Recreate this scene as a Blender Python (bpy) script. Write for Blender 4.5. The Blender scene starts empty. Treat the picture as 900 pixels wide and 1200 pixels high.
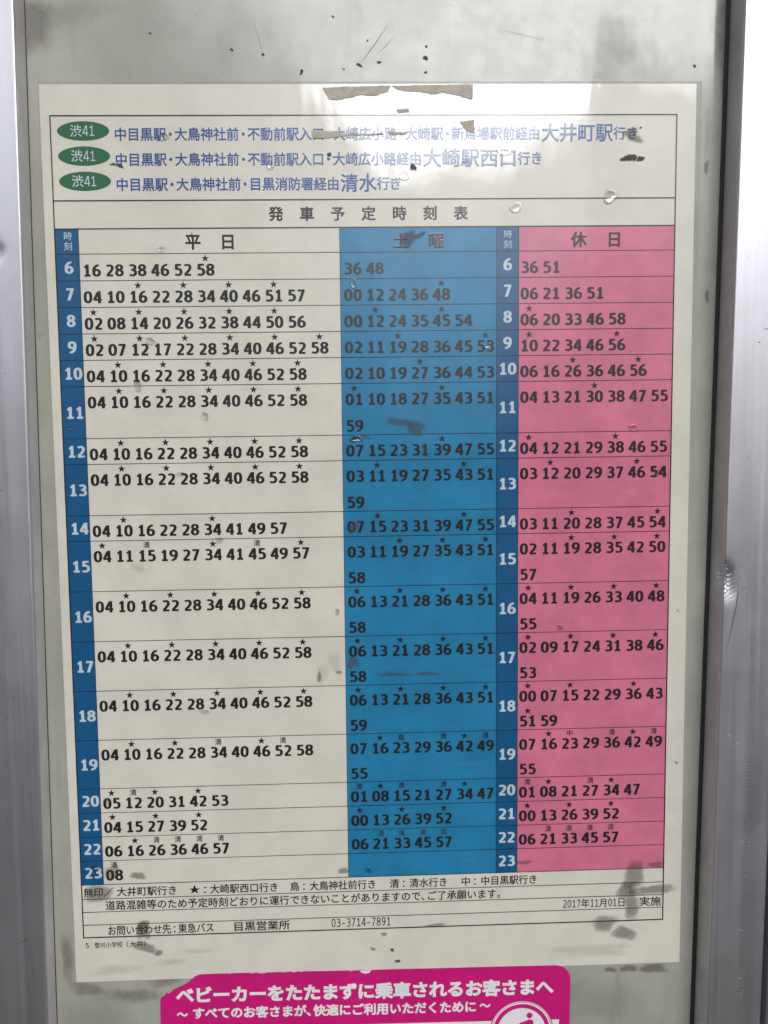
import bpy, math, random
from mathutils import Vector

random.seed(41)
S = bpy.context.scene
COL = S.collection
ZC = 1.35                                   # height of the middle of the timetable above the pavement

# ------------------------------------------------------------------ camera
cd = bpy.data.cameras.new('camera')
cam = bpy.data.objects.new('camera', cd)
COL.objects.link(cam)
cam.location = (-0.02853, -0.37250, 0.04353 + ZC)
cam.rotation_euler = (1.4929731, 0.0145144, -0.0306513)
cd.sensor_fit = 'VERTICAL'
cd.sensor_height = 36.0
cd.sensor_width = 27.0
cd.lens = 934.0 / 1200.0 * 36.0
cd.shift_x = 52.72 / 1200.0
cd.shift_y = 6.31 / 1200.0
cd.clip_start = 0.01
cd.clip_end = 2000.0
S.camera = cam

# ------------------------------------------------------------------ world: overcast sky, with masks added to shape the glare and the fill light
SUN_EL, SUN_AZ = math.radians(50), math.radians(149)     # azimuth from +Y clockwise
W = bpy.data.worlds.new('World')
S.world = W
W.use_nodes = True
nt = W.node_tree
nt.nodes.clear()


def N(tree, typ, **kw):
    n = tree.nodes.new(typ)
    for k, v in kw.items():
        setattr(n, k, v)
    return n


def M(tree, op, a, b=None, c=None, clamp=False):
    n = tree.nodes.new('ShaderNodeMath')
    n.operation = op
    n.use_clamp = clamp
    for i, v in enumerate((a, b, c)):
        if v is None:
            continue
        if isinstance(v, (int, float)):
            n.inputs[i].default_value = v
        else:
            tree.links.new(v, n.inputs[i])
    return n.outputs[0]


def ramp(tree, fac, stops, interp='LINEAR'):
    n = tree.nodes.new('ShaderNodeValToRGB')
    n.color_ramp.interpolation = interp
    el = n.color_ramp.elements
    while len(el) < len(stops):
        el.new(0.5)
    for e, (p, c) in zip(el, stops):
        e.position = p
        e.color = c if len(c) == 4 else (*c, 1)
    tree.links.new(fac, n.inputs[0])
    return n.outputs[0]


def smooth(tree, x, lo, hi, a=0.0, b=1.0):
    n = tree.nodes.new('ShaderNodeMapRange')
    n.interpolation_type = 'SMOOTHSTEP'
    tree.links.new(x, n.inputs[0])
    n.inputs[1].default_value = lo
    n.inputs[2].default_value = hi
    n.inputs[3].default_value = a
    n.inputs[4].default_value = b
    return n.outputs[0]


sky = N(nt, 'ShaderNodeTexSky', sky_type='NISHITA', sun_disc=False)
sky.sun_elevation = SUN_EL
sky.sun_rotation = SUN_AZ
sky.air_density = 1.0
sky.dust_density = 2.0
hsv = N(nt, 'ShaderNodeHueSaturation')
hsv.inputs['Saturation'].default_value = 0.22
hsv.inputs['Value'].default_value = 1.0
nt.links.new(sky.outputs[0], hsv.inputs['Color'])
tc = N(nt, 'ShaderNodeTexCoord')
sep = N(nt, 'ShaderNodeSeparateXYZ')
nt.links.new(tc.outputs['Generated'], sep.inputs[0])
fwd = M(nt, 'MAXIMUM', M(nt, 'MULTIPLY', sep.outputs[1], -1.0), 0.02)
u = M(nt, 'DIVIDE', sep.outputs[0], fwd)
v = M(nt, 'DIVIDE', sep.outputs[2], fwd)
cn = N(nt, 'ShaderNodeTexNoise')
cn.inputs['Scale'].default_value = 3.2
cn.inputs['Detail'].default_value = 5.0
nt.links.new(tc.outputs['Generated'], cn.inputs['Vector'])
cloud = smooth(nt, cn.outputs[0], 0.32, 0.70, 0.55, 1.25)
# skyline shaped into the sky brightness: where the bright opening over unseen buildings begins
un = M(nt, 'MULTIPLY_ADD', u, 0.5, 0.5, clamp=True)
edge = ramp(nt, un, [(0.0, (.46,) * 3), (0.27, (.50,) * 3), (0.33, (.76,) * 3), (0.395, (.74,) * 3), (0.455, (.56,) * 3), (0.50, (.42,) * 3),
                     (0.55, (.30,) * 3), (0.62, (.31,) * 3), (0.668, (.39,) * 3), (0.674, (.505,) * 3),
                     (0.700, (.505,) * 3), (0.706, (.455,) * 3), (0.80, (.45,) * 3), (1.0, (.40,) * 3)])
ew = M(nt, 'MULTIPLY_ADD', M(nt, 'SUBTRACT', cn.outputs[0], 0.5), 0.16, edge)
dv = M(nt, 'SUBTRACT', v, ew)
sky_gap = M(nt, 'MULTIPLY_ADD', smooth(nt, dv, -0.34, 0.06), 0.14, M(nt, 'MULTIPLY', smooth(nt, dv, -0.01, 0.055), 0.86))
front = smooth(nt, sep.outputs[1], -0.75, -0.35, 1.0, 0.0)
high = M(nt, 'MULTIPLY', smooth(nt, v, 0.62, 0.85, 1.0, 0.0), smooth(nt, u, 0.62, 0.85, 1.0, 0.0))  # opening cut down to the part the sheet and posts reflect
sky_gap = M(nt, 'MULTIPLY', M(nt, 'MULTIPLY', sky_gap, front), high)
low = smooth(nt, v, -0.02, 0.42, 0.25, 1.0)           # sky dimmed low down, standing in for unmodelled buildings
lum = M(nt, 'MULTIPLY', cloud, low)
lum = M(nt, 'MULTIPLY', lum, smooth(nt, sep.outputs[0], -0.85, 0.25, 0.60, 1.05))  # sky dimmed to the left, added to darken the right post's inner wall
lum = M(nt, 'MULTIPLY', lum, smooth(nt, sep.outputs[0], 0.40, 0.95, 1.0, 1.7))     # sky brightened to the right, added to light the left post's inner wall
lum = M(nt, 'MULTIPLY', lum, smooth(nt, v, 0.75, 1.4, 1.0, 0.30))    # overhead sky dimmed to lower the diffuse light on the sheet
lum = M(nt, 'MULTIPLY_ADD', sky_gap, 11.5, M(nt, 'MULTIPLY', lum, 0.8))
skycol = N(nt, 'ShaderNodeMix', data_type='RGBA', blend_type='MULTIPLY')
skycol.inputs[0].default_value = 1.0
comb = N(nt, 'ShaderNodeCombineColor')
for i in range(3):
    nt.links.new(lum, comb.inputs[i])
nt.links.new(hsv.outputs[0], skycol.inputs[6])
nt.links.new(comb.outputs[0], skycol.inputs[7])
below = smooth(nt, sep.outputs[2], -0.02, 0.02)
fin = N(nt, 'ShaderNodeMix', data_type='RGBA')
nt.links.new(below, fin.inputs[0])
fin.inputs[6].default_value = (0.42, 0.395, 0.375, 1)       # dull street below the horizon
nt.links.new(skycol.outputs[2], fin.inputs[7])
bg = N(nt, 'ShaderNodeBackground')
bg.inputs['Strength'].default_value = 0.107
nt.links.new(fin.outputs[2], bg.inputs['Color'])
wo = N(nt, 'ShaderNodeOutputWorld')
nt.links.new(bg.outputs[0], wo.inputs[0])

# ------------------------------------------------------------------ sun, soft behind cloud
sd = bpy.data.lights.new('sun', 'SUN')
sd.energy = 0.55
sd.angle = math.radians(24)
sd.color = (1.0, 0.96, 0.90)
sun = bpy.data.objects.new('sun', sd)
COL.objects.link(sun)
sdir = Vector((math.sin(SUN_AZ) * math.cos(SUN_EL), math.cos(SUN_AZ) * math.cos(SUN_EL), math.sin(SUN_EL)))
sun.rotation_euler = sdir.to_track_quat('Z', 'Y').to_euler()
sun.location = sdir * 5

S.view_settings.view_transform = 'Standard'
S.view_settings.look = 'None'
S.view_settings.exposure = 0.13
S.view_settings.gamma = 1.0
S.view_settings.use_curve_mapping = False

# ------------------------------------------------------------------ materials


def new_mat(name):
    m = bpy.data.materials.new(name)
    m.use_nodes = True
    b = m.node_tree.nodes['Principled BSDF']
    return m, m.node_tree, b


def position(t):
    return N(t, 'ShaderNodeNewGeometry').outputs['Position']


def mapping(t, vec, scale):
    n = N(t, 'ShaderNodeMapping')
    n.inputs['Scale'].default_value = scale
    t.links.new(vec, n.inputs['Vector'])
    return n.outputs[0]


def noise(t, vec, scale, detail=4.0, rough=0.55):
    n = N(t, 'ShaderNodeTexNoise')
    n.inputs['Scale'].default_value = scale
    n.inputs['Detail'].default_value = detail
    n.inputs['Roughness'].default_value = rough
    t.links.new(vec, n.inputs['Vector'])
    return n.outputs[0]


def mixc(t, fac, a, b):
    n = N(t, 'ShaderNodeMix', data_type='RGBA')
    for i, x in ((0, fac), (6, a), (7, b)):
        if isinstance(x, (int, float)):
            n.inputs[i].default_value = x
        elif isinstance(x, tuple):
            n.inputs[i].default_value = x if len(x) == 4 else (*x, 1)
        else:
            t.links.new(x, n.inputs[i])
    return n.outputs[2]


def film_bump(t, strength=1.0):
    """gentle cockling of the laminated sheet, the same over paper and print"""
    p = position(t)
    a = noise(t, mapping(t, p, (26, 1, 7)), 1.0, 3.0)
    b = noise(t, mapping(t, p, (90, 1, 60)), 1.0, 3.0)
    h = M(t, 'MULTIPLY_ADD', b, 0.12, a)
    n = N(t, 'ShaderNodeBump')
    n.inputs['Strength'].default_value = 0.32 * strength
    n.inputs['Distance'].default_value = 0.0011
    t.links.new(h, n.inputs['Height'])
    return n.outputs[0]


def print_mat(name, col, vary=0.06, rough=0.5, coat=0.9, dirt=True):
    m, t, b = new_mat(name)
    p = position(t)
    c = tuple(col)
    n1 = noise(t, mapping(t, p, (1, 1, 1)), 38.0, 6.0, 0.65)
    dk = tuple(x * (1 - vary * 2.2) for x in c)
    lt = tuple(min(1, x * (1 + vary)) for x in c)
    out = mixc(t, smooth(t, n1, 0.3, 0.7), dk, lt)
    fine = noise(t, p, 2600.0, 2.0, 0.7)
    out = mixc(t, smooth(t, fine, 0.35, 0.75, 0.0, 0.10), out, tuple(x * 0.72 for x in c))
    if dirt:
        specks = noise(t, p, 420.0, 3.0, 0.6)
        out = mixc(t, smooth(t, specks, 0.70, 0.80, 0.0, 0.55), out, (0.10, 0.09, 0.07))
        scuff = noise(t, mapping(t, p, (30, 1, 220)), 1.0, 5.0, 0.7)
        out = mixc(t, smooth(t, scuff, 0.58, 0.80, 0.0, 0.22), out, (0.30, 0.27, 0.21))
    t.links.new(out, b.inputs['Base Color'])
    b.inputs['Roughness'].default_value = rough
    b.inputs['Specular IOR Level'].default_value = 0.22
    b.inputs['Coat Weight'].default_value = coat
    b.inputs['Coat IOR'].default_value = 1.7
    nr = noise(t, p, 60.0, 5.0, 0.7)
    t.links.new(smooth(t, nr, 0.35, 0.75, 0.025, 0.09), b.inputs['Coat Roughness'])
    fb = film_bump(t)
    t.links.new(fb, b.inputs['Normal'])
    t.links.new(fb, b.inputs['Coat Normal'])
    return m


PAPER = print_mat('laminated paper', (0.655, 0.625, 0.535), 0.035)
BLUE = print_mat('sky blue print', (0.014, 0.195, 0.375), 0.08)
PINK = print_mat('pink print', (0.62, 0.165, 0.262), 0.07)
NAVY = print_mat('deep blue print', (0.003, 0.085, 0.215), 0.06)
GREEN = print_mat('green print', (0.010, 0.115, 0.040), 0.06)
BLACK = print_mat('black ink', (0.016, 0.015, 0.015), 0.1, dirt=False)
BLUEINK = print_mat('blue ink', (0.022, 0.082, 0.270), 0.08, dirt=False)
WHITEINK = print_mat('white reversed lettering', (0.50, 0.58, 0.60), 0.04, dirt=False)
MAGENTA = print_mat('magenta vinyl', (0.54, 0.008, 0.165), 0.05, coat=0.5)
WHITEVINYL = print_mat('white vinyl print', (0.74, 0.73, 0.72), 0.03, coat=0.5)


def panel_mat():
    m, t, b = new_mat('weathered grey green panel')
    p = position(t)
    n1 = noise(t, p, 16.0, 7.0, 0.62)
    c = mixc(t, smooth(t, n1, 0.30, 0.70), (0.285, 0.287, 0.238), (0.375, 0.378, 0.322))
    n2 = noise(t, mapping(t, p, (70, 1, 14)), 1.0, 6.0, 0.7)
    c = mixc(t, smooth(t, n2, 0.52, 0.78, 0.0, 0.5), c, (0.185, 0.170, 0.140))
    n3 = noise(t, p, 520.0, 3.0, 0.6)
    c = mixc(t, smooth(t, n3, 0.68, 0.78, 0.0, 0.7), c, (0.075, 0.065, 0.055))
    n4 = noise(t, mapping(t, p, (1, 1, 1)), 95.0, 5.0, 0.75)
    c = mixc(t, smooth(t, n4, 0.62, 0.80, 0.0, 0.5), c, (0.46, 0.45, 0.40))
    t.links.new(c, b.inputs['Base Color'])
    t.links.new(smooth(t, n4, 0.3, 0.7, 0.34, 0.55), b.inputs['Roughness'])
    b.inputs['Coat Weight'].default_value = 0.62
    t.links.new(smooth(t, n1, 0.3, 0.75, 0.04, 0.16), b.inputs['Coat Roughness'])
    fb = film_bump(t, 0.6)
    t.links.new(fb, b.inputs['Normal'])
    t.links.new(fb, b.inputs['Coat Normal'])
    return m


def metal_mat():
    m, t, b = new_mat('anodised aluminium')
    p = position(t)
    streak = noise(t, mapping(t, p, (420, 420, 5)), 1.0, 4.0, 0.6)
    blot = noise(t, p, 30.0, 6.0, 0.65)
    c = mixc(t, smooth(t, streak, 0.3, 0.7), (0.53, 0.52, 0.55), (0.575, 0.57, 0.60))
    c = mixc(t, smooth(t, blot, 0.52, 0.72, 0.0, 0.30), c, (0.44, 0.43, 0.44))
    spk = noise(t, p, 700.0, 2.0, 0.6)
    c = mixc(t, smooth(t, spk, 0.70, 0.78, 0.0, 0.5), c, (0.16, 0.15, 0.14))
    t.links.new(c, b.inputs['Base Color'])
    b.inputs['Metallic'].default_value = 0.92
    t.links.new(M(t, 'ADD', smooth(t, streak, 0.3, 0.7, 0.02, 0.07), smooth(t, blot, 0.35, 0.7, 0.36, 0.42)), b.inputs['Roughness'])
    bp = N(t, 'ShaderNodeBump')
    bp.inputs['Strength'].default_value = 0.18
    bp.inputs['Distance'].default_value = 0.0002
    t.links.new(streak, bp.inputs['Height'])
    t.links.new(bp.outputs[0], b.inputs['Normal'])
    return m


def plain(name, col, rough=0.6, metal=0.0, nscale=300.0, var=0.3):
    m, t, b = new_mat(name)
    n1 = noise(t, position(t), nscale, 5.0, 0.65)
    c = mixc(t, smooth(t, n1, 0.3, 0.7), tuple(x * (1 - var) for x in col), tuple(min(1, x * (1 + var * 0.5)) for x in col))
    t.links.new(c, b.inputs['Base Color'])
    b.inputs['Roughness'].default_value = rough
    b.inputs['Metallic'].default_value = metal
    return m


def film_mat():
    """clear plastic film: see-through with a glossy face"""
    m, t, b = new_mat('clear film')
    t.nodes.remove(b)
    fr = N(t, 'ShaderNodeFresnel')
    fr.inputs['IOR'].default_value = 1.55
    tr = N(t, 'ShaderNodeBsdfTransparent')
    tr.inputs[0].default_value = (0.99, 0.99, 0.99, 1)
    gl = N(t, 'ShaderNodeBsdfGlossy')
    gl.inputs['Roughness'].default_value = 0.12
    gl.inputs['Color'].default_value = (1, 1, 1, 1)
    mx = N(t, 'ShaderNodeMixShader')
    t.links.new(M(t, 'MULTIPLY', fr.outputs[0], 1.3, clamp=True), mx.inputs[0])
    t.links.new(tr.outputs[0], mx.inputs[1])
    t.links.new(gl.outputs[0], mx.inputs[2])
    t.links.new(mx.outputs[0], t.nodes['Material Output'].inputs[0])
    return m


def dirt_mat(name, col, amount=0.75, scale=260.0, soft=0.5, ragged=1.0):
    """dried grime: the mesh attribute 'cover' thins it towards its ragged rim"""
    m, t, b = new_mat(name)
    at = N(t, 'ShaderNodeAttribute', attribute_name='cover')
    n1 = noise(t, position(t), scale, 6.0, 0.7)
    a = M(t, 'ADD', at.outputs['Fac'], M(t, 'MULTIPLY', M(t, 'SUBTRACT', n1, 0.5), ragged))
    t.links.new(smooth(t, a, 0.22, 0.22 + soft, 0.0, amount), b.inputs['Alpha'])
    c = mixc(t, n1, tuple(x * 0.7 for x in col), tuple(x * 1.2 for x in col))
    t.links.new(c, b.inputs['Base Color'])
    b.inputs['Roughness'].default_value = 0.75
    return m


PANEL = panel_mat()
METAL = metal_mat()
METALSIDE = plain('dull mill finish aluminium', (0.54, 0.52, 0.515), 0.55, 0.12, 60.0, 0.12)
GAPDARK = plain('dark gap fill', (0.028, 0.025, 0.022), 0.7)  # near-black with the shade of the post gap put in; also lines the groove
TAPE = plain('dried tape residue', (0.44, 0.385, 0.31), 0.6, var=0.2)
SCRATCH = plain('bare scratched aluminium', (0.80, 0.79, 0.78), 0.35, 0.6, var=0.2)
DARKSCRATCH = plain('grimy scratch', (0.13, 0.12, 0.12), 0.6, 0.3)
FILM = film_mat()
FILMEDGE = dirt_mat('milky film edge', (0.55, 0.55, 0.50), 0.5)
for n_ in list(FILMEDGE.node_tree.nodes):
    if n_.type == 'ATTRIBUTE':
        FILMEDGE.node_tree.nodes.remove(n_)
FILMEDGE.node_tree.links.remove(FILMEDGE.node_tree.nodes['Principled BSDF'].inputs['Alpha'].links[0])
FILMEDGE.node_tree.nodes['Principled BSDF'].inputs['Alpha'].default_value = 0.13
GRIME = dirt_mat('grey grime', (0.085, 0.078, 0.062), 0.42, 330.0, 0.7, 0.8)
GRIMEB = dirt_mat('brown grime', (0.10, 0.078, 0.055), 0.42, 330.0, 0.7, 0.8)
GRIMED = dirt_mat('black grime', (0.030, 0.028, 0.024), 0.78, 900.0, 0.4, 1.9)
MOULD = dirt_mat('purplish mould', (0.115, 0.082, 0.080), 0.34, 240.0, 1.0, 1.1)
DUST = dirt_mat('faint dust', (0.20, 0.18, 0.14), 0.14, 200.0, 0.9, 1.0)

# ------------------------------------------------------------------ mesh helpers (sheet millimetres: x right, y down, d out of the sheet)


class MB:
    def __init__(self):
        self.v, self.f, self.c = [], [], []

    def add(self, verts, faces):
        o = len(self.v)
        self.v += verts
        self.f += [tuple(i + o for i in f) for f in faces]

    def rect(self, x0, y0, x1, y1, d):
        self.add([(x0, y0, d), (x0, y1, d), (x1, y1, d), (x1, y0, d)], [(0, 1, 2, 3)])

    def slab(self, pts, d0, d1):
        """closed outline with thickness, pts anticlockwise seen from the front (y down)"""
        n = len(pts)
        vs = [(x, y, d1) for x, y in pts] + [(x, y, d0) for x, y in pts]
        fs = [tuple(range(n)), tuple(range(2 * n - 1, n - 1, -1))]
        fs += [(i, i + n, (i + 1) % n + n, (i + 1) % n) for i in range(n)]
        self.add(vs, fs)

    def box(self, x0, y0, x1, y1, d0, d1):
        self.slab([(x0, y0), (x0, y1), (x1, y1), (x1, y0)], d0, d1)

    def build(self, name, mat, parent=None, ox=148.5, oy=420.0, smooth_=False, cover=None, label=None):
        me = bpy.data.meshes.new(name)
        me.from_pydata([((x - ox) / 1000, -d / 1000, (oy - y) / 1000) for x, y, d in self.v], [], self.f)
        me.materials.append(mat)
        if smooth_:
            me.polygons.foreach_set('use_smooth', [True] * len(me.polygons))
        if cover is not None:
            at = me.attributes.new('cover', 'FLOAT', 'POINT')
            at.data.foreach_set('value', cover)
        me.update()
        o = bpy.data.objects.new(name, me)
        COL.objects.link(o)
        if parent is not None:
            o.parent = parent
        if label:
            o['label'] = label
        return o


def tag(o, label, cat, group=None):
    o['label'] = label
    o['category'] = cat
    if group:
        o['group'] = group
    return o


def thing(name, label, cat, loc, rot=(0, 0, 0), group=None):
    o = bpy.data.objects.new(name, None)
    o.empty_display_size = 0.03
    COL.objects.link(o)
    o.location = loc
    o.rotation_euler = rot
    return tag(o, label, cat, group)


# ------------------------------------------------------------------ lettering
_glyphs = {}


def glyph(ch, bold):
    """outline of one character on a unit em, thickened by bold (em)"""
    key = (ch, bold)
    if key in _glyphs:
        return _glyphs[key]
    cu = bpy.data.curves.new('glyph', 'FONT')
    cu.body = ch
    cu.size = 1.0
    cu.resolution_u = 3
    cu.fill_mode = 'FRONT'
    if bold > 0:
        cu.bevel_depth = bold
        cu.bevel_resolution = 1
    ob = bpy.data.objects.new('glyph', cu)
    me = bpy.data.meshes.new_from_object(ob)
    vs = [tuple(x.co) for x in me.vertices]
    fs = [tuple(p.vertices) for p in me.polygons if p.normal.z > 0.02 or bold == 0]
    bpy.data.objects.remove(ob)
    bpy.data.meshes.remove(me)
    bpy.data.curves.remove(cu)
    used = sorted({i for f in fs for i in f})
    rm = {i: k for k, i in enumerate(used)}
    vs = [vs[i] for i in used]
    fs = [tuple(rm[i] for i in f) for f in fs]
    if bold > 0:
        vs = [(x, y, z * 0.004 / bold) for x, y, z in vs]
    if vs:
        xs = [a[0] for a in vs]
        w = (min(xs), max(xs))
    else:
        w = (0, 0)
    _glyphs[key] = (vs, fs, w)
    return _glyphs[key]


HALF = {'・': 0.62, '、': 0.55, ' ': 0.5, '：': 0.75}


def advance(ch):
    if ch.isdigit() or ch == '-':
        return 0.52
    return HALF.get(ch, 1.0)


def ppath(kind):
    """centre lines of the heavy sans figures, unit cap height"""
    def ell(cx, cy, rx, ry, a0=0, a1=360, n=40, e=2.25):
        out = []
        for k in range(n + 1):
            a = math.radians(a0 + (a1 - a0) * k / n)
            c, s = math.cos(a), math.sin(a)
            out.append((cx + rx * math.copysign(abs(c) ** (2 / e), c), cy + ry * math.copysign(abs(s) ** (2 / e), s)))
        return out

    def bez(*p, n=12):
        out = []
        for k in range(n + 1):
            t = k / n
            q = [tuple(x) for x in p]
            while len(q) > 1:
                q = [((1 - t) * a[0] + t * b[0], (1 - t) * a[1] + t * b[1]) for a, b in zip(q, q[1:])]
            out.append(q[0])
        return out
    six = [bez((.60, .905), (.40, .97), (.10, .78), (.128, .36), n=16), ell(.385, .318, .255, .233)]
    return {
        '0': [ell(.38, .5, .255, .415, e=2.4)],
        '1': [[(.41, 0), (.41, 1.0)], [(.13, .085), (.69, .085)], [(.13, .79), (.24, .79), (.36, .86)]],
        '2': [bez((.11, .845), (.25, .925), (.60, .97), (.60, .70), n=12) + bez((.60, .70), (.60, .50), (.34, .32), (.16, .12), n=12)[1:], [(.08, .085), (.69, .085)]],
        '3': [bez((.12, .875), (.28, .935), (.60, .96), (.595, .735), n=12) + bez((.595, .735), (.59, .53), (.40, .53), (.25, .53), n=10)[1:],
              bez((.25, .53), (.44, .53), (.64, .50), (.635, .295), n=12) + bez((.635, .295), (.63, .03), (.30, .055), (.10, .135), n=12)[1:]],
        '4': [[(.545, 0), (.545, 1.0)], [(.03, .285), (.76, .285)], [(.485, .955), (.10, .30)]],
        '5': [[(.14, .915), (.67, .915)], [(.235, .96), (.215, .52)],
              bez((.14, .555), (.30, .61), (.64, .63), (.635, .335), n=12) + bez((.635, .335), (.63, .03), (.32, .055), (.10, .135), n=12)[1:]],
        '6': six,
        '7': [[(.07, .915), (.70, .915)], [(.60, .93), (.255, 0)]],
        '8': [ell(.38, .735, .225, .180), ell(.38, .295, .255, .210)],
        '9': [[(.76 - x, 1 - y) for x, y in s] for s in six],
        '-': [[(.14, .42), (.62, .42)]],
    }[kind]


_digits = {}


def digit(ch, a, b):
    """ribbon mesh of a figure drawn with an elliptical pen (half width a, half height b)"""
    key = (ch, a, b)
    if key in _digits:
        return _digits[key]
    vs, fs = [], []
    for k, path in enumerate(ppath(ch)):
        # thin pens keep the figure inside the same cap height
        sx, sy = (.76 - 2 * a) / (.76 - .25), (1 - 2 * b) / (1 - .17)
        q = [(a + (x - .125) * sx, b + (y - .085) * sy) for x, y in path]
        if ch in '147' and True:
            q = [(x, 0.0 if abs(py) < 1e-6 else (1.0 if abs(py - 1) < 1e-6 else y)) for (x, y), (_, py) in zip(q, path)]
        closed = abs(q[0][0] - q[-1][0]) + abs(q[0][1] - q[-1][1]) < 1e-4
        n = len(q)
        for i in range(n):
            if closed:
                p0, p1 = q[(i - 1) % (n - 1)], q[(i + 1) % (n - 1)]
            else:
                p0, p1 = q[max(i - 1, 0)], q[min(i + 1, n - 1)]
            tx, ty = p1[0] - p0[0], p1[1] - p0[1]
            L = math.hypot(tx, ty) or 1
            nx, ny = -ty / L, tx / L
            h = math.sqrt(a * a * nx * nx + b * b * ny * ny)
            ox, oy = a * a * nx / h, b * b * ny / h
            if len(path) == 2:
                ox, oy = nx * h, ny * h
                if ch in '47' and abs(tx / L) > .1 and abs(ty / L) > .1:      # diagonals end flat
                    ox, oy = h / abs(ny + 0) * 0 + h / max(abs(nx), .3) * (1 if nx > 0 else -1), 0
            z = 0.0006 * k
            vs += [(q[i][0] + ox, q[i][1] + oy, z), (q[i][0] - ox, q[i][1] - oy, z)]
            if i:
                o = len(vs)
                fs.append((o - 4, o - 3, o - 1, o - 2))
    _digits[key] = (vs, fs)
    return _digits[key]


def put(mb, vs, fs, x, y, sx, sy, d, rot=0.0, px=0.0, py=0.0):
    """unit glyph at sheet millimetres x, baseline y; optional turn about px, py"""
    out = []
    c, s = math.cos(rot), math.sin(rot)
    for gx, gy, gz in vs:
        X, Y = x + gx * sx, y - gy * sy
        if rot:
            dx, dy = X - px, Y - py
            X, Y = px + dx * c - dy * s, py + dx * s + dy * c
        out.append((X, Y, d + gz * sy))
    mb.add(out, fs)


def text_line(mb, s, x0, x1, ycen, h, bold, d, rot=0.0, pen=(0.055, 0.05)):
    """characters between x0 and x1 (mm), full-width em as tall as h, centred on ycen"""
    total = sum(advance(c) for c in s)
    em = (x1 - x0) / total
    x = x0
    for ch in s:
        w = advance(ch) * em
        if ch.isdigit() or ch == '-':
            vs, fs = digit(ch, *pen)
            ch_h = h * 0.80
            put(mb, vs, fs, x + w * 0.10, ycen + ch_h / 2, w * 0.80 / 0.76, ch_h, d, rot, x0, ycen)
        elif ch.strip():
            vs, fs, (g0, g1) = glyph(ch, bold)
            gx = x if advance(ch) == 1.0 else x + w / 2 - em * ((g0 + g1) / 2 if ch != '、' else 0.30)
            put(mb, vs, fs, gx, ycen + h * 0.378, em, h, d, rot, x0, ycen)
        x += w


def char_at(mb, ch, xc, yc, size, bold, d, sx=1.0):
    vs, fs, _ = glyph(ch, bold)
    put(mb, vs, fs, xc - size * sx * 0.5, yc + size * 0.378, size * sx, size, d)


def number(mb, s, x, base, hgt, d, adv=4.28, pen=(0.134, 0.089)):
    for i, ch in enumerate(s):
        vs, fs = digit(ch, *pen)
        put(mb, vs, fs, x + i * adv, base, 3.98 / 0.76 * (hgt / 5.45), hgt, d)


def star(mb, xc, yc, r, d):
    pts = []
    for k in range(10):
        a = math.pi / 2 + k * math.pi / 5
        q = r if k % 2 == 0 else r * 0.40
        pts.append((xc + q * math.cos(a), yc - q * math.sin(a), d))
    mb.add([(xc, yc, d)] + pts, [(0, k + 1, (k + 1) % 10 + 1) for k in range(10)])


# ================================================================== large structure
# backing panel between the posts
TOPY, BOTY = -550.0, 760.0
mb = MB()
mb.box(-42, TOPY, 342, BOTY, -6.0, -0.45)
panel = mb.build('backing_panel', PANEL, oy=BOTY)
panel.location = (0, 0, ZC + (210 - BOTY) / 1000)
tag(panel, 'weathered grey green board behind the timetable, between the metal posts', 'panel')



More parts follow.
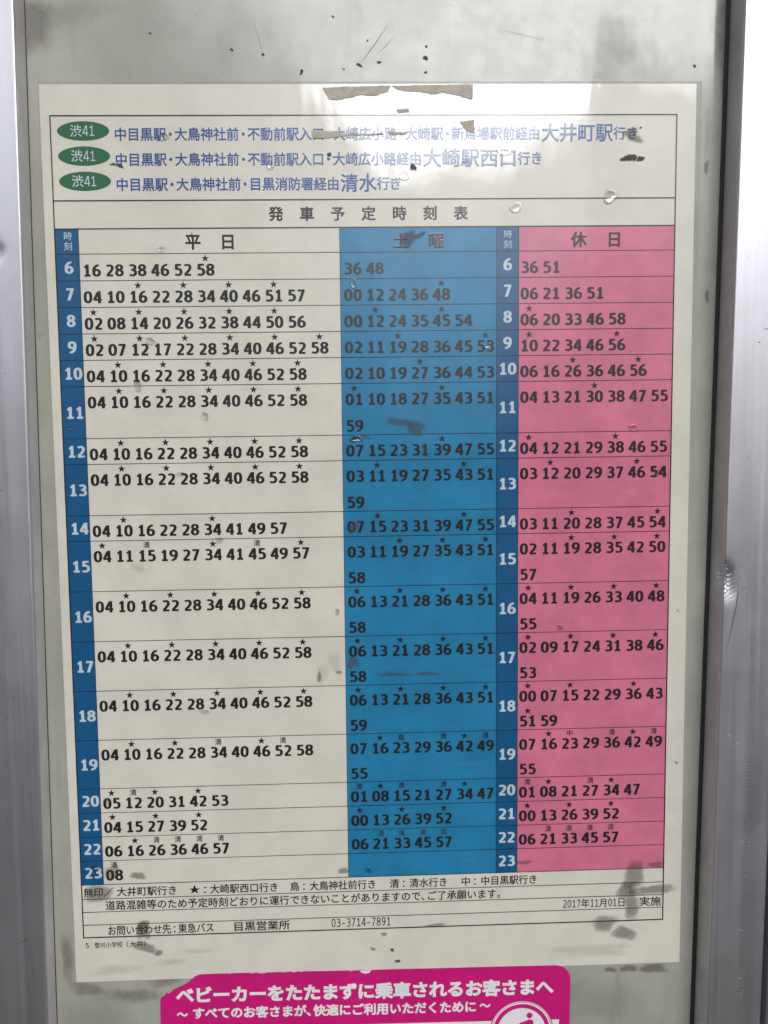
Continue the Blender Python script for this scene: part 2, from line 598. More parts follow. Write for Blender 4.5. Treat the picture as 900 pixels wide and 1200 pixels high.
def post(label, x_in, side, dents, TILT):
    """extruded aluminium upright, x_in is its inner wall at half height of the sheet"""
    H0, H1 = -1.35, 0.95                           # from the pavement up, about the sheet's middle
    root = thing('aluminium_post', label, 'post', (math.sin(TILT) * H0 + (x_in - 148.5) / 1000, 0, ZC + H0), (0, TILT, 0))
    zs, z = [], 0.0
    Ht = H1 - H0
    while z < Ht:
        zs.append(z)
        y = 210 - (z + H0) * 1000
        near = min([abs(y - q[1]) for q in dents] + [999])
        z += 0.0008 if near < 16 else (0.006 if -60 < y < 480 else 0.05)
    zs.append(Ht)
    D = 13.2

    def extrude(prof, name, mat, dent=False):
        vs, fs = [], []
        n = len(prof)
        for zz in zs:
            y = 210 - (zz + H0) * 1000
            for (px, pd) in prof:
                X, dd = px, pd
                if dent:
                    for (dx, dy, r, amt) in dents:
                        g = math.exp(-(((px - dx) / (r * 0.75)) ** 2 + ((y - dy) / r) ** 2)) * (1 + 0.25 * math.sin(y * 3.1 + px * 2))
                        if pd > D - 4:
                            dd -= amt * g
                            X += amt * 0.55 * g if px < 1.5 else 0
                vs.append((side * X / 1000, -dd / 1000, zz))
        for k in range(len(zs) - 1):
            for i in range(n - 1):
                q = (k * n + i, (k + 1) * n + i, (k + 1) * n + i + 1, k * n + i + 1)
                fs.append(q if side > 0 else q[::-1])
        me = bpy.data.meshes.new(name)
        me.from_pydata(vs, [], fs)
        me.polygons.foreach_set('use_smooth', [True] * len(me.polygons))
        me.materials.append(mat)
        if dent:
            me.materials.append(METALSIDE)
            me.polygons.foreach_set('material_index', [1 if i < 4 else 0 for k in range(len(zs) - 1) for i in range(n - 1)])
        me.update()
        o = bpy.data.objects.new(name, me)
        COL.objects.link(o)
        o.parent = root
        m = o.modifiers.new('edges', 'EDGE_SPLIT')
        m.split_angle = math.radians(38)
        return o
    r = 0.7
    arc = [(r - r * math.cos(a), D - r + r * math.sin(a)) for a in [math.radians(q) for q in (0, 22, 45, 67, 90)]]
    fill = [(1.2 + 0.9 * k, D) for k in range(12)] + [(14 + 2 * k, D) for k in range(6)]
    arc2 = [(26 - r + r * math.sin(a), D - r + r * math.cos(a)) for a in [math.radians(q) for q in (0, 30, 60, 90)]]
    extrude([(0, -7), (0, 2), (0, 6), (0, 9.5), (0, 11)] + arc + fill + arc2 + [(26, 4), (26, -7)], 'front_rail', METAL, True)
    extrude([(26.05, 3.9), (29.2, 3.9)], 'groove', GAPDARK)
    extrude([(29.2, 3.0), (29.2, D - 1.2), (29.8, D - 0.6), (48, D - 0.6), (48, -7)], 'outer_rail', METAL)
    extrude([(-1.9, -0.4), (-1.9, -0.1), (-1.5, 0.1), (-0.02, 0.2)] if side > 0 else [(-0.25, -0.4), (-0.25, 0.1), (-0.02, 0.2)], 'gap_strip', GAPDARK)  # strip coloured near-black for the shade in the gap beside the post
    return root


R_POST = post('dented aluminium post at the right edge of the photo, with the scratched face', 308.4, 1, [(0.4, 224.0, 4.6, 2.3), (2.5, 231.0, 5.0, 0.9)], 0.0143)
L_POST = post('aluminium post at the left edge of the photo, with a small ding', -7.6, -1, [(10.5, 76.0, 3.2, 1.1)], 0.0115)

# scratches on the posts (post millimetres: x from the inner wall, y as on the sheet)


def scratches(root, side, segs, mat, label=None, name='scratch'):
    if label is None:
        for q in segs:
            scratches(root, side, [q], mat, '', name)
        return
    vs, fs = [], []
    for (x, y, ang, ln, w) in segs:
        c, s = math.cos(ang), math.sin(ang)
        hx, hy = c * ln / 2, s * ln / 2
        nx, ny = -s * w / 2, c * w / 2
        o = len(vs)
        for (ax, ay) in ((x - hx, y - hy), (x + nx, y + ny), (x + hx, y + hy), (x - nx, y - ny)):
            vs.append((side * ax / 1000, -13.24 / 1000, (210 - ay + 1350) / 1000))
        fs.append((o, o + 1, o + 2, o + 3))
    me = bpy.data.meshes.new(name)
    me.from_pydata(vs, [], fs)
    me.materials.append(mat)
    o = bpy.data.objects.new(name, me)
    COL.objects.link(o)
    o.parent = root
    if label:
        o['label'] = label
    return o


rnd = random.Random(7)
seg = []
for k in range(26):                                      # rows of little ticks beside the dent
    seg.append((9.0 + rnd.uniform(-1.2, 1.2), 222 + k * 1.1, rnd.uniform(-.05, .05), rnd.uniform(2.0, 4.2), 0.22))
for k in range(16):
    seg.append((3.8 + rnd.uniform(-.4, .4), 232 + k * 1.25, rnd.uniform(-.1, .1), rnd.uniform(1.6, 3.0), 0.22))
scratches(R_POST, 1, seg, SCRATCH, 'bright rows of ticks below the dent', 'scuff_patch')
seg = [(7.2, 229, 1.75, 15, .30), (5.0, 300, .5, 4, .5), (9, 304, -.3, 5, .4), (13.5, 352, 2.2, 3.4, .6), (17.2, 354, .2, .9, .7),
        (15.5, 372, .2, .8, .7), (15.0, 396, .3, 1.8, .6), (15.3, 420, 0, 2.2, .7), (15.6, 428, .3, 2.6, .6), (20, 432, 1.2, 1.1, .6),
        (2.2, 346, .4, 1.2, .5), (23.4, 330, 1.3, 3, .4), (24.5, 395, 1.4, 2.5, .4)]
scratches(R_POST, 1, seg, SCRATCH)
seg = []
for k in range(110):                                     # long column of fine chatter marks
    y = 255 + k * 1.75
    seg.append((15.0 + rnd.uniform(-.7, .7) - (k % 7) * .05, y, rnd.uniform(-.06, .06), rnd.uniform(1.2, 3.6), rnd.uniform(.12, .30)))
scratches(R_POST, 1, seg, DARKSCRATCH, 'dark column of fine chatter marks', 'chatter_marks')
seg = [(4.8, 246, 1.75, 30, .55), (6.4, 236, 1.72, 12, .3), (17, 105, -.5, 5, .5), (19, 101, -.7, 4, .6), (15, 112, -.2, 3, .5), (12, 118, .1, 1.6, .8),
        (20, 128, .9, 4, .5), (22, 100, .3, 6, .5), (9, 170, 1.2, 4, .3)]
scratches(R_POST, 1, seg, DARKSCRATCH)
seg = [(18 + rnd.uniform(-9, 4), rnd.uniform(0, 440), rnd.uniform(-.4, .4) + rnd.choice((0, 1.5)), rnd.uniform(.8, 3.0), rnd.uniform(.15, .4)) for k in range(26)]
seg += [(17, 262, 2.0, 14, .25), (9.5, 390, .45, 8, .35), (12.5, 180, .2, 1.1, .6)]
scratches(L_POST, -1, seg, DARKSCRATCH, name='nick')

# ================================================================== the timetable
sheet = thing('timetable_sheet', 'laminated white bus timetable with blue and pink columns, stuck on the grey board', 'timetable', (0, 0, ZC - 0.21))
mb = MB()
nx, ny = 6, 8
mb.box(0, 0, 297, 420, -0.40, 0.0)
mb.build('paper', PAPER, sheet)
mb = MB()
mb.box(297.02, -0.6, 299.6, 421.0, -0.44, -0.10)
mb.box(-0.4, -1.3, 299.6, -0.62, -0.44, -0.10)
mb.build('film_margin', FILMEDGE, sheet)

FX0, FX1, FY0, FY1 = 4.4, 288.1, 13.5, 397.5
YT, YH, YR, YE, U = 50.5, 62.9, 74.0, 371.0, 11.88
XA, XB, XC, XD = 15.0, 133.1, 205.2, 215.5
D_FILL, D_INK, D_RULE = 0.03, 0.07, 0.12
hours = list(range(6, 24))
slots = [1] * 5 + [2, 1, 2, 1] + [2] * 5 + [1] * 4
tops, y = [], YR
for s_ in slots:
    tops.append(y)
    y += s_ * U

# route badges and route lines
ROUTES = [
    ('中目黒駅・大鳥神社前・不動前駅入口・大崎広小路・大崎駅・新馬場駅前経由', 225.3, '大井町駅', 258.8, 270.6, 21.6, 20.1),
    ('中目黒駅・大鳥神社前・不動前駅入口・大崎広小路経由', 171.1, '大崎駅西口', 214.8, 226.5, 32.6, 31.0),
    ('中目黒駅・大鳥神社前・目黒消防署経由', 133.5, '清水', 150.4, 161.9, 43.5, 42.0)]
for (a, xa, big, xb, xe, yc, yb) in ROUTES:
    mb = MB()
    mb.add([(18.9, yb, D_FILL)] + [(18.9 + 11.6 * math.cos(-q * math.pi / 24), yb + 4.25 * math.sin(-q * math.pi / 24), D_FILL) for q in range(48)],
           [(0, k + 1, (k + 1) % 48 + 1) for k in range(48)])
    badge = mb.build('route_badge', GREEN, sheet)
    mb = MB()
    text_line(mb, '渋41', 12.9, 24.1, yb - 0.1, 5.6, 0.008, D_INK, pen=(0.07, 0.055))
    mb.build('badge_lettering', WHITEINK, badge)
    mb = MB()
    text_line(mb, a, 32.5, xa, yc, 6.1, 0.021, D_INK)
    text_line(mb, big, xa + 0.3, xb, yc - 0.35, 8.6, 0.018, D_INK)
    text_line(mb, '行き', xb, xe, yc, 6.1, 0.021, D_INK)
    mb.build('route_line', BLUEINK, sheet)

mb = MB()
for k, ch in enumerate('発車予定時刻表'):
    char_at(mb, ch, 104.3 + k * 14.07, 56.7, 6.6, 0.028, D_INK)
mb.build('table_title', BLACK, sheet)

# columns
STD = '04 10 16 22 28 34 40 46 52 58'
ST5 = '1* 3* 5* 7* 9*'
WEEK = [('16 28 38 46 52 58', '5*'), ('04 10 16 22 28 34 40 46 51 57', '2* 4* 6* 8*'), ('02 08 14 20 26 32 38 44 50 56', '0* 2* 4* 6* 8*'),
        ('02 07 12 17 22 28 34 40 46 52 58', '0* 2* 4* 6* 8* 10*'), (STD, ST5), (STD, ST5), (STD, ST5), (STD, ST5),
        ('04 10 16 22 28 34 41 49 57', '1* 5*'), ('04 11 15 19 27 34 41 45 49 57', '0* 2清 5* 7清 9*'), (STD, ST5), (STD, ST5), (STD, ST5),
        (STD, '1* 3* 5清 7* 8清'), ('05 12 20 31 42 53', '0* 1清 2* 4*'), ('04 15 27 39 52', '0* 2* 4*'),
        ('06 16 26 36 46 57', '1* 2清 3清 4清 5清'), ('08', '0清')]
SAT = [('36 48', ''), ('00 12 24 36 48', '4*'), ('00 12 24 35 45 54', '1* 4*'), ('02 11 19 28 36 45 53', '2* 6*'), ('02 10 19 27 36 44 53', '3*'),
       ('01 10 18 27 35 43 51|59', '0* 4*'), ('07 15 23 31 39 47 55', '0* 4*'), ('03 11 19 27 35 43 51|59', '1* 5*'),
       ('07 15 23 31 39 47 55', '1* 5*'), ('03 11 19 27 35 43 51|58', '2* 4* 6*'), ('06 13 21 28 36 43 51|58', '0* 2* 4* 6*'),
       ('06 13 21 28 36 43 51|58', '0* 2* 4* 6*'), ('06 13 21 28 36 43 51|59', '0* 2* 4* 6*'), ('07 16 23 29 36 42 49|55', '1* 2鳥 4清 5* 6清'),
       ('01 08 15 21 27 34 47', '0清 1* 2清 4清 5*'), ('00 13 26 39 52', '0* 2* 4*'), ('06 21 33 45 57', '1清 2清 3清 4清'), ('', '')]
HOL = [('36 51', ''), ('06 21 36 51', ''), ('06 20 33 46 58', '0*'), ('10 22 34 46 56', '0* 4*'), ('06 16 26 36 46 56', '2* 5*'),
       ('04 13 21 30 38 47 55', '3*'), ('04 12 21 29 38 46 55', '0* 4*'), ('03 12 20 29 37 46 54', '1* 5*'), ('03 11 20 28 37 45 54', '2* 6*'),
       ('02 11 19 28 35 42 50|57', '2* 4* 6*'), ('04 11 19 26 33 40 48|55', '0* 2* 4* 6*'), ('02 09 17 24 31 38 46|53', '0* 2* 4* 6*'),
       ('00 07 15 22 29 36 43|51 59', '0* 2* 5* 7*'), ('07 16 23 29 36 42 49|55', '1* 2中 4清 5* 6清'), ('01 08 21 27 34 47', '0清 1* 3清 4*'),
       ('00 13 26 39 52', '0* 2* 4*'), ('06 21 33 45 57', '1清 2清 3清 4清'), ('', '')]


def day_column(name, mat, x0, x1, xs, pitch, heads, rows, label):
    mb = MB()
    mb.rect(x0, YH, x1, YE, D_FILL)
    colo = mb.build(name, mat, sheet, label=label)
    mb = MB()
    for ch, xc in heads:
        char_at(mb, ch, xc, 68.9, 7.3, 0.030, D_INK)
    mb.build('column_heading', BLACK, colo)
    for (times, marks), top in zip(rows, tops):
        if not times:
            continue
        mt = MB()
        pos = []
        for li, line in enumerate(times.split('|')):
            for k, nn in enumerate(line.split()):
                xx = xs + k * pitch + (0.5 if nn[0] == '1' and False else 0)
                base = top + 10.05 + li * 12.25
                number(mt, nn, xx, base, 5.45, D_INK)
                pos.append((xx + 4.1, base - 7.75))
        for mk in marks.split():
            k = int(mk[:-1])
            if mk[-1] == '*':
                star(mt, pos[k][0], pos[k][1], 1.85, D_INK)
            else:
                char_at(mt, mk[-1], pos[k][0], pos[k][1] - 0.1, 3.3, 0.016, D_INK)
        mt.build('departure_row', BLACK, colo)
    return colo


def hour_column(x0, x1, xc, heads):
    mb = MB()
    mb.rect(x0, YH, x1, YE, D_FILL)
    colo = mb.build('hour_column', NAVY, sheet)
    mb = MB()
    for ch, yy in heads:
        char_at(mb, ch, xc, yy, 4.0, 0.004, D_INK)
    mb.build('column_heading', WHITEINK, colo)
    for hh, top, sl in zip(hours, tops, slots):
        mb = MB()
        s = str(hh)
        number(mb, s, xc - (4.28 * len(s) - 0.3) / 2, top + sl * U / 2 + 2.75, 5.45, D_INK, pen=(0.130, 0.088))
        mb.build('hour_number', WHITEINK, colo)
    return colo


hour_column(FX0, XA, 10.2, [('時', 66.0), ('刻', 70.5)])
day_column('weekday_column', PAPER, XA, XB, 16.25, 10.28, [('平', 66.4), ('日', 82.2)], WEEK, 'white weekday column, the widest')
day_column('saturday_column', BLUE, XB, XC, 134.75, 10.2, [('土', 161.2), ('曜', 177.3)], SAT, 'sky blue Saturday column')
hour_column(XC, XD, 210.4, [('時', 66.4), ('刻', 70.9)])
day_column('holiday_column', PINK, XD, FX1, 216.35, 10.28, [('休', 243.3), ('日', 259.9)], HOL, 'pink holiday column')

# ruled lines
mb = MB()


def hl(x0, x1, y, w, d=D_RULE):
    mb.rect(x0, y - w / 2, x1, y + w / 2, d)


def vl(x, y0, y1, w, d=D_RULE + 0.008):
    mb.rect(x - w / 2, y0, x + w / 2, y1, d)


hl(FX0 - .28, FX1 + .28, FY0, .55)
hl(FX0 - .28, FX1 + .28, FY1, .60)
vl(FX0, FY0, FY1, .55)
vl(FX1, FY0, FY1, .55)
hl(FX0, FX1, YT, .55)
hl(FX0, FX1, YH, .55)
for t_ in tops:
    hl(FX0, FX1, t_, .30)
for yy in (YE, 378.2, 384.7, 391.2):
    hl(FX0, FX1, yy, .36)
for xx in (XA, XB, XC, XD):
    vl(xx, YH, YE, .24)
mb.build('ruled_lines', BLACK, sheet)

# foot of the table
FOOT = [[('無印／', 5.2, 23.0), ('大井町駅行き', 24.0, 47.5)], ]
mb = MB()
for s, x0, x1 in (('無印', 5.2, 13.9), ('／', 13.9, 18.2), ('大井町駅行き', 19.6, 46.2), ('★', 51.2, 56.4), ('：', 56.6, 60.0), ('大崎駅西口行き', 60.4, 90.7), ('鳥', 95.6, 99.9), ('：', 100.2, 103.5),
                  ('大鳥神社前行き', 104.2, 134.0), ('清', 139.8, 144.2), ('：', 144.4, 147.8), ('清水行き', 148.6, 165.8), ('中', 171.6, 176.0), ('：', 176.2, 179.6), ('中目黒駅行き', 180.4, 206.0)):
    k = (x0 - 5.2) / (206.0 - 5.2)
    q = lambda x: 5.2 + (x - 5.2) * (225.7 - 5.2) / (206.0 - 5.2)
    text_line(mb, s, q(x0), q(x1), 374.9, 4.9, 0.017, D_INK)
mb.build('legend_line', BLACK, sheet)
mb = MB()
text_line(mb, '道路混雑等のため予定時刻どおりに運行できないことがありますので、ご了承願います。', 15.4, 210.5, 381.6, 5.0, 0.017, D_INK)
mb.build('notice_line', BLACK, sheet)
mb = MB()
text_line(mb, '2017年11月01日', 238.1, 269.6, 388.0, 5.0, 0.011, D_INK, pen=(0.085, 0.06))
text_line(mb, '実施', 276.2, 287.2, 388.0, 5.0, 0.017, D_INK)
mb.build('date_line', BLACK, sheet)
mb = MB()
text_line(mb, 'お問い合わせ先：東急バス', 15.9, 67.5, 394.3, 5.1, 0.017, D_INK)
text_line(mb, '目黒営業所', 76.4, 104.3, 394.2, 5.1, 0.017, D_INK)
mb.build('contact_line', BLACK, sheet)
mb = MB()
text_line(mb, '03-3714-7891', 124.2, 153.6, 394.0, 5.3, 0.008, D_INK, pen=(0.085, 0.06))
mb.build('phone_number', BLACK, sheet)
mb = MB()
text_line(mb, '5', 4.9, 6.9, 401.5, 3.1, 0.004, D_INK, pen=(0.09, 0.07))
text_line(mb, '菅刈小学校', 9.4, 23.0, 401.5, 3.2, 0.012, D_INK)
text_line(mb, '（大井）', 22.6, 36.4, 401.5, 3.2, 0.012, D_INK)
mb.build('stop_code_line', BLACK, sheet)

# ================================================================== magenta sticker
SX, SY, SR = 140.0, 470.0, math.radians(0.62)
stick = thing('notice_sticker', 'magenta sticker with white Japanese lettering, below the timetable, top left corner torn', 'sticker',
              ((SX - 148.5) / 1000, -0.00030, ZC + (210 - SY) / 1000), (0, SR, 0))
# sticker millimetres: own upright frame, x from 40 to 241.5, y down
out = [(39.8, 520), (241.8, 520)]
for k in range(9):
    a = math.radians(k * 11.25)
    out.append((234.3 + 7.5 * math.cos(a), 425.8 - 7.5 * math.sin(a)))
tornt = [(205, 418.25), (172, 418.40), (160, 418.35), (146, 418.42), (141, 418.55), (128, 418.48), (110, 418.38),
         (92, 418.5), (80, 418.42), (66.5, 418.55), (60, 418.7), (57.6, 419.1), (55.9, 420.3), (54.3, 422.2), (51.0, 424.2), (47.2, 425.8), (45.2, 427.0), (43.0, 428.0), (41.9, 429.2), (40.5, 430.0), (39.9, 431.4)]
out += tornt
out = out[::-1]                     # anticlockwise seen from the front
mb = MB()
mb.slab(out, 0.0, 0.16)
mb.build('vinyl', MAGENTA, stick, SX, SY)
mb = MB()                           # white core showing along the torn corner and top edge
tr = random.Random(3)
for (xa, ya), (xb, yb) in zip(tornt[3:-1], tornt[4:]):
    n = max(1, int(math.hypot(xb - xa, yb - ya) / 1.2))
    for k in range(n):
        f0 = k / n
        x, yv = xa + (xb - xa) * f0, ya + (yb - ya) * f0
        if tr.random() < (0.90 if x > 58 else 0.70):
            continue
        w = tr.uniform(.10, .30)
        mb = MB()
        mb.add([(x - .6, yv - .06, .18), (x - .5, yv + w, .18), (x + .6, yv + w * .7, .18), (x + .7, yv - .06, .18)], [(0, 1, 2, 3)])
        mb.build('torn_fleck', WHITEVINYL, stick, SX, SY)
mb = MB()
mb.add([(140.2 + 2.7 * math.cos(-a * .3) , 418.5 + 1.9 * abs(math.sin(a * .3)) * (1 if a % 2 else .8), .18) for a in range(11)], [tuple(range(11))[::-1]])
mb.build('tear_notch', WHITEVINYL, stick, SX, SY)
mb = MB()
text_line(mb, 'ベビーカーをたたまずに乗車されるお客さまへ', 47.5, 233.4, 429.2, 8.5, 0.044, 0.19)
mb.build('headline_lettering', WHITEVINYL, stick, SX, SY)
mb = MB()
text_line(mb, '～', 47.7, 53.2, 439.0, 6.2, 0.030, 0.19)
text_line(mb, 'すべてのお客さまが、快適にご利用いただくために', 55.2, 195.2, 438.6, 6.1, 0.036, 0.19)
text_line(mb, '～', 196.6, 202.1, 438.2, 6.2, 0.030, 0.19)
mb.build('subline_lettering', WHITEVINYL, stick, SX, SY)
mb = MB()
mb.rect(41.4, 446.4, 236.4, 512, 0.17)
mb.build('white_field', WHITEVINYL, stick, SX, SY)
ECX, ECY = 217.7, 452.0


def disc(mb, cx, cy, r0, r1, d, n=72, a0=0.0, a1=2 * math.pi):
    vs, fs = [], []
    for k in range(n + 1):
        a = a0 + (a1 - a0) * k / n
        vs += [(cx + r0 * math.cos(a), cy - r0 * math.sin(a), d), (cx + r1 * math.cos(a), cy - r1 * math.sin(a), d)]
        if k:
            o = len(vs)
            fs.append((o - 4, o - 3, o - 1, o - 2))
    mb.add(vs, fs)


mb = MB()
disc(mb, ECX, ECY, 0.0, 15.9, 0.20)
emb = mb.build('emblem', MAGENTA, stick, SX, SY)
mb = MB()
disc(mb, ECX, ECY, 15.05, 15.45, 0.23)
disc(mb, ECX, ECY, 14.1, 14.8, 0.23)
disc(mb, ECX, ECY, 0.0, 12.0, 0.23)
mb.build('emblem_ring', WHITEVINYL, emb, SX, SY)
mb = MB()


def blob(mb, pts, d):
    mb.add([(x, yy, d) for x, yy in pts], [tuple(range(len(pts)))])


hx, hy = 221.6, 443.9
disc(mb, hx, hy, 0.0, 1.5, 0.26, 24)
blob(mb, [(223.6, 447.2), (222.9, 446.2), (221.3, 446.0), (220.0, 446.6), (217.2, 447.6), (215.6, 448.6), (216.0, 449.6), (219.8, 448.5), (220.0, 453.0), (217.0, 461.0), (218.6, 461.4), (221.4, 454.6), (223.0, 461.2), (224.7, 461.0), (223.4, 453.0)], 0.26)
blob(mb, [(208.6, 451.5), (209.4, 455.6), (214.6, 455.8), (216.0, 450.0), (215.2, 449.6), (213.6, 452.8)], 0.265)
disc(mb, 210.6, 458.6, 0.6, 1.5, 0.26, 20)
disc(mb, 214.2, 458.6, 0.6, 1.5, 0.262, 20)
mb.build('pictogram', MAGENTA, emb, SX, SY)

# ================================================================== small things stuck on top


def ragged(pts, step=0.8, amp=0.25, seed=1):
    r_ = random.Random(seed)
    out = []
    for (xa, ya), (xb, yb) in zip(pts, pts[1:] + pts[:1]):
        n = max(1, int(math.hypot(xb - xa, yb - ya) / step))
        for k in range(n):
            f = k / n
            out.append((xa + (xb - xa) * f + r_.uniform(-amp, amp) * (k > 0), ya + (yb - ya) * f + r_.uniform(-amp, amp) * (k > 0)))
    return out


def remnant(pts, label, seed, amp=0.22):
    # anticlockwise from the front with y down
    area = sum(a[0] * b[1] - b[0] * a[1] for a, b in zip(pts, pts[1:] + pts[:1]))
    if area > 0:
        pts = pts[::-1]
    q = ragged(pts, 0.7, amp, seed)
    cx = sum(p[0] for p in q) / len(q)
    by = max(p[1] for p in q)
    mb = MB()
    mb.slab(q, 0.0, 0.11)
    o = mb.build('tape_remnant', TAPE, None, cx, by)
    o.location = ((cx - 148.5) / 1000, -0.00016, ZC + (210 - by) / 1000)
    tag(o, label, 'tape', 'torn tape remnants')


remnant([(126.4, 1.5), (157.0, 0.6), (156.0, 3.2), (150.0, 5.2), (143.0, 4.7), (138.5, 6.0), (132.6, 6.9), (129.0, 6.5)], 'torn tape strip on the top margin of the timetable, left of the pair', 11)
remnant([(157.6, 0.8), (194.4, 0.1), (194.2, 6.9), (188.0, 5.0), (181.0, 3.6), (176.0, 4.6), (171.0, 3.4), (166.0, 3.2), (160.5, 2.6)], 'torn tape strip on the top margin with a square right end', 12)
remnant([(159.6, 11.0), (165.0, 10.6), (165.4, 12.2), (160.6, 12.6)], 'tiny tape crumb just above the frame line of the timetable', 13, .15)
remnant([(121.0, 20.4), (133.5, 20.6), (133.6, 21.8), (140.0, 21.7), (154.0, 21.6), (152.0, 22.2), (139.0, 22.4), (128.0, 23.6), (121.4, 23.4)], 'thin tape strip lying across the first line of blue lettering', 14, .2)
remnant([(155.5, 20.8), (165.0, 21.0), (163.5, 22.2), (156.5, 22.1)], 'small sliver of tape on the first blue line, beside the thin strip', 15, .12)
remnant([(188.2, 16.6), (195.0, 15.6), (194.8, 21.6), (191.5, 20.4)], 'small triangular tape scrap above the first line of blue lettering', 16, .15)


def smudge(cx, cy, rx, ry, mat, seed, rot=0.0, d=0.22, parent=None, name='smudge'):
    r_ = random.Random(seed)
    par = sheet if parent is None else parent
    ph = [r_.uniform(0, 6.28) for _ in range(5)]
    rings, n = 7, 40
    mb, cov = MB(), []
    c, s = math.cos(rot), math.sin(rot)
    vs, fs = [(cx, cy, d)], []
    cov.append(1.0)
    for j in range(1, rings + 1):
        for k in range(n):
            a = 2 * math.pi * k / n
            q = (1 + .14 * math.sin(2 * a + ph[0]) + .10 * math.sin(3 * a + ph[1]) + .05 * math.sin(5 * a + ph[2])) / (abs(math.cos(a)) ** 3.2 + abs(math.sin(a)) ** 3.2) ** .3125
            x, yv = rx * q * math.cos(-a) * j / rings, ry * q * math.sin(-a) * j / rings
            vs.append((cx + x * c - yv * s, cy + x * s + yv * c, d))
            cov.append(1.0 - (j / rings) ** 2.2 if j < rings else -0.5)
            if j == 1:
                fs.append((0, 1 + k, 1 + (k + 1) % n))
            else:
                o, p = 1 + (j - 1) * n, 1 + (j - 2) * n
                fs.append((p + k, o + k, o + (k + 1) % n, p + (k + 1) % n))
    mb.add(vs, fs)
    if par is panel:
        return mb.build(name, mat, par, 148.5, BOTY, cover=cov)
    return mb.build(name, mat, par, cover=cov)


SM = [(273.5, 374, 5.2, 9, GRIME, 0), (272.5, 390, 4.5, 7.5, GRIME, .1), (283, 382.0, 12, 2.9, GRIME, -.05), (270, 381.5, 6, 4.5, GRIME, 0),
      (259, 398.5, 6.5, 5, GRIME, .3), (269, 404, 7.5, 3.6, GRIME, .35), (284, 369.2, 5, 1.4, GRIMEB, 0),
      (33.4, 394.5, 3.4, 6.0, GRIME, 0), (33.0, 393.0, 2.8, 4.6, GRIME, .2), (34.0, 403.2, 6.5, 3.2, GRIME, .35), (40.5, 406.2, 2.2, 1.7, GRIME, 0), (12.5, 375.4, 8, 4.6, GRIME, .1),
      (31.5, 367, 4.2, 2.1, GRIME, 0), (19.0, 365.0, 3.6, 4.2, GRIMEB, 0), (60.0, 406, 9, 1.6, DUST, 0), (46, 411, 9, 2, DUST, 0),
      (167.5, 154.4, 4.8, 3.5, GRIME, .5), (160, 151.5, 6.5, 2.2, GRIME, .1), (171.5, 164.4, 1.6, 3.4, GRIME, 0), (164.5, 68.2, 4.6, 3.6, GRIME, -.5), (170, 66.5, 3.5, 1.3, GRIME, -.6),
      (267.0, 21.3, 3.6, 2.6, GRIMEB, 0), (269, 24.2, 4.4, 1.8, GRIMEB, .1), (271.4, 19.4, .6, .6, GRIMED, 0),
      (266.5, 32.7, 4.2, 1.5, GRIMED, .02), (271.5, 33.0, 2.2, 1.1, GRIMED, .1), (34.6, 35.2, 1.9, .9, GRIMED, .3), (31.6, 34.6, 1.2, .6, GRIMED, .2),
      (121.8, 270, 3.6, 5.2, DUST, 0), (128, 264, 4.0, 5.5, DUST, 0), (120.5, 271.5, 1.1, 3.0, GRIME, .2), (129.8, 269.4, 1.6, 1.1, GRIME, 0),
      (156, 271, 9, 1.2, GRIME, 0), (172, 271, 7, 1.1, GRIME, 0), (36.5, 217.6, 4.0, 2.2, DUST, .2), (130.5, 367.6, 3.4, 1.6, GRIME, -.2),
      (143.5, 158, 3.6, 1.0, GRIME, .2), (138, 200, 2.6, 3.0, GRIME, 0), (136.8, 265, 3, 4, GRIME, 0), (175.5, 396.5, 6, .9, GRIME, -.05), (150, 400.4, 2.0, 1.1, GRIME, 0), (144.5, 407.8, 1.4, 1.1, GRIMEB, 0),
      (154.0, 408.6, .9, .9, GRIMED, 0), (156.5, 414.4, 1.6, .8, GRIMED, 0), (167, 36.5, 1.6, 1.5, GRIMED, 0), (129, 30.6, 1.3, .9, GRIMED, 0), (52.5, 22, 2, 3.0, DUST, 0),
      (293.5, 318, 1.0, .9, GRIME, 0), (292.6, 243, .7, .7, GRIME, 0), (66, 66, .25, 1.6, GRIMED, 0), (219, 366, 5, 1.0, GRIME, 0), (252, 412, 26, 3.5, DUST, 0), (20, 414, 14, 3.0, DUST, 0)]
for i, (cx, cy, rx, ry, m_, ro) in enumerate(SM):
    smudge(cx, cy, rx * 1.12, ry * 1.12, m_, 100 + i, ro, d=0.20 + 0.004 * i)
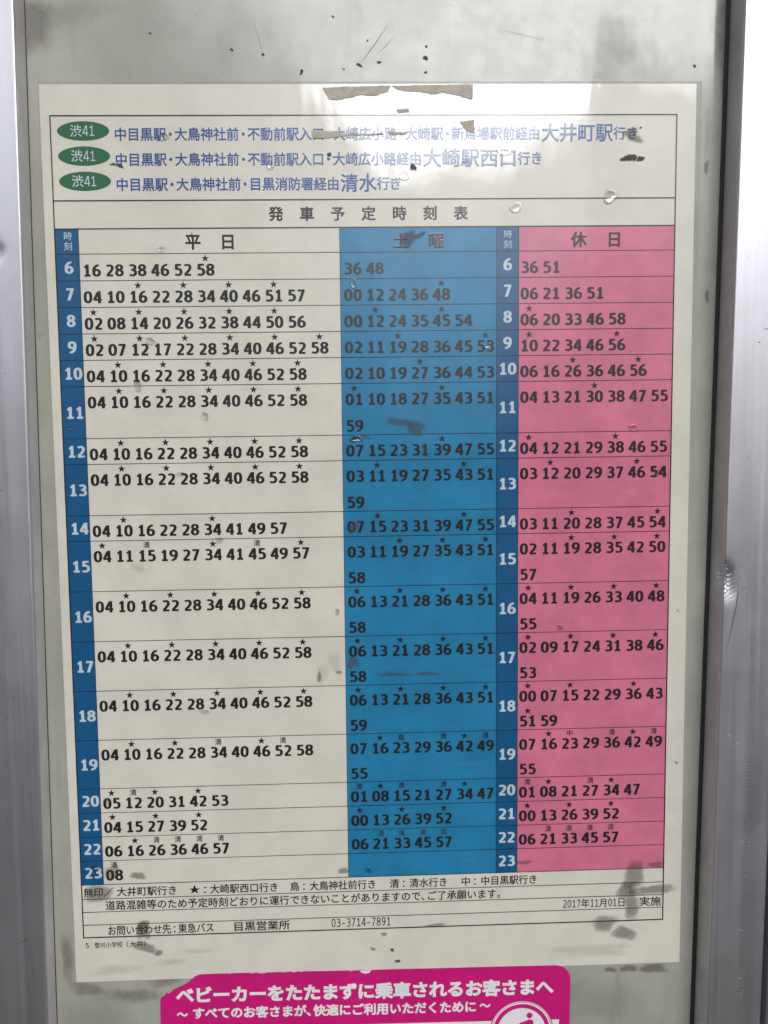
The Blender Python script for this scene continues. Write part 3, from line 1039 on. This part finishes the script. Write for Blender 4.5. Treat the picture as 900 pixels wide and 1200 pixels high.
SP = [(321.0, -28, 16, 24, MOULD, 0), (309, -22, 4.5, 40, MOULD, 0), (-3, -24, 14, 16, MOULD, 0), (10, -30, 30, 8, DUST, 0), (271.5, 422.6, 5, 2.6, GRIMEB, .1), (284, 423, 8.5, 3.4, GRIMEB, .05),
      (262.5, 423.0, 3.6, 2.0, GRIMEB, 0), (5, 424, 12, 4, MOULD, .1), (26, 428, 16, 5, MOULD, .1), (44, 421, 12, 4, MOULD, -.2), (-4.0, 408, 4.0, 15, MOULD, 0), (250, 440, 40, 14, DUST, 0), (8, 440, 30, 12, DUST, 0),
      (296, -8, 1.0, .8, GRIMED, 0), (117, -5.4, .7, 1.8, GRIMED, .3), (143, -8.4, 1.7, .8, GRIMED, .4), (152, -9.6, 1.2, .7, GRIMED, .2),
      (173, -11.5, 1.3, 1.2, GRIMED, 0), (173.4, -16.4, .8, .6, GRIMED, 0), (173, -5.2, .8, .8, GRIMED, 0), (131.5, -29.3, .7, .7, GRIMED, 0), (136, -6.6, .7, .5, GRIMED, 0), (147, -19, .6, .6, GRIMED, 0),
      (100, -13, .9, .7, GRIMED, 0), (86, -15, 1.0, .8, GRIMED, 0), (50, -22, .8, .6, GRIMED, 0), (302.5, 21, 1.8, 15, DUST, 0), (302.4, 37, 1.6, 4, GRIME, 0), (304, 95, 1.4, 3.6, GRIME, 0),
      (-4, 110, 2.8, 1.2, DUST, -.5)]
for i, (cx, cy, rx, ry, m_, ro) in enumerate(SP):
    smudge(cx, cy, rx, ry, m_, 300 + i, ro, d=-0.40 + 0.004 * i, parent=panel, name='stain')

# long hair-line scratches on the board
for (x0, y0, x1, y1, w) in ((141, -6, 157, -27, .22), (150, -12, 160, -22, .12), (95, -30, 101, -8, .15), (200, -25, 233, -18, .10)):
    mb = MB()
    L = math.hypot(x1 - x0, y1 - y0)
    nx_, ny_ = -(y1 - y0) / L * w / 2, (x1 - x0) / L * w / 2
    mb.add([(x0, y0, -.2), (.5 * (x0 + x1) + nx_ + .5, .5 * (y0 + y1) + ny_, -.2), (x1, y1, -.2), (.5 * (x0 + x1) - nx_ + .5, .5 * (y0 + y1) - ny_, -.2)], [(0, 1, 2, 3), (3, 2, 1, 0)][:1])
    mb.build('scratch_line', DARKSCRATCH, panel, 148.5, BOTY)


# blisters in the laminate: a raised rim round a hollow
def blister(cx, cy, rx, ry, h, seed):
    r_ = random.Random(seed)
    prof = [(0.0, .12), (.30, .18), (.55, .45), (.74, .85), (.86, 1.0), (.94, .75), (1.0, .0)]
    n = 36
    ph, ph2 = r_.uniform(0, 6.28), r_.uniform(0, 6.28)
    vs, fs = [], []
    for j, (q, hh) in enumerate(prof):
        for k in range(n):
            a = 2 * math.pi * k / n
            w = 1 + .14 * math.sin(2 * a + ph) + .09 * math.sin(3 * a + ph2)
            vs.append((cx + rx * q * w * math.cos(-a), cy + ry * q * w * math.sin(-a), .26 + 0.32 * h * hh))
        if j:
            o, p = j * n, (j - 1) * n
            fs += [(p + k, o + k, o + (k + 1) % n, p + (k + 1) % n) for k in range(n)]
    mb = MB()
    mb.add(vs, fs)
    mb.build('air_blister', FILM, sheet, smooth_=True)


for i, (cx, cy, rx, ry, h) in enumerate([
        (257.8, 49.6, 3.1, 3.2, .95), (208.5, 29.6, 3.4, 1.8, .55), (102.4, 35.2, 1.7, 2.2, .8), (201.2, 116.8, 2.2, 1.3, .6), (39.5, 133.0, 2.0, 2.6, .7), (46.0, 113.0, 2.6, 1.7, .6), (52.0, 72.0, 1.9, 1.4, .5),
        (281.5, 176.5, 1.7, 2.0, .7), (270.0, 155.6, 2.6, 1.6, .6), (139.6, 158.8, 2.8, 1.8, .7), (143.0, 367.6, 2.0, 1.2, .55), (11.0, 362.6, 2.6, 1.3, .75), (70.0, 147.4, 1.6, 2.2, .7), (55.0, 22.6, 2.2, 2.0, .45),
        (214.0, 54.6, 2.6, 2.4, .4), (58.0, 174.0, 1.8, 1.5, .4), (66.0, 287.0, 3.0, 1.1, .4), (113.0, 283.0, 1.0, 1.0, .5), (163.0, 40.0, 2.6, 2.2, .5), (139.0, 88.0, 1.5, 2.2, .35), (236.0, 250.0, 1.6, 1.4, .35),
        (8.0, 152.0, 1.0, .8, .4), (75.0, 205.0, 1.8, 1.6, .35), (129.6, 240.0, 1.2, 1.6, .4), (18.5, 330.0, 1.2, 1.2, .4)]):
    blister(cx, cy, rx, ry, h, 900 + i)
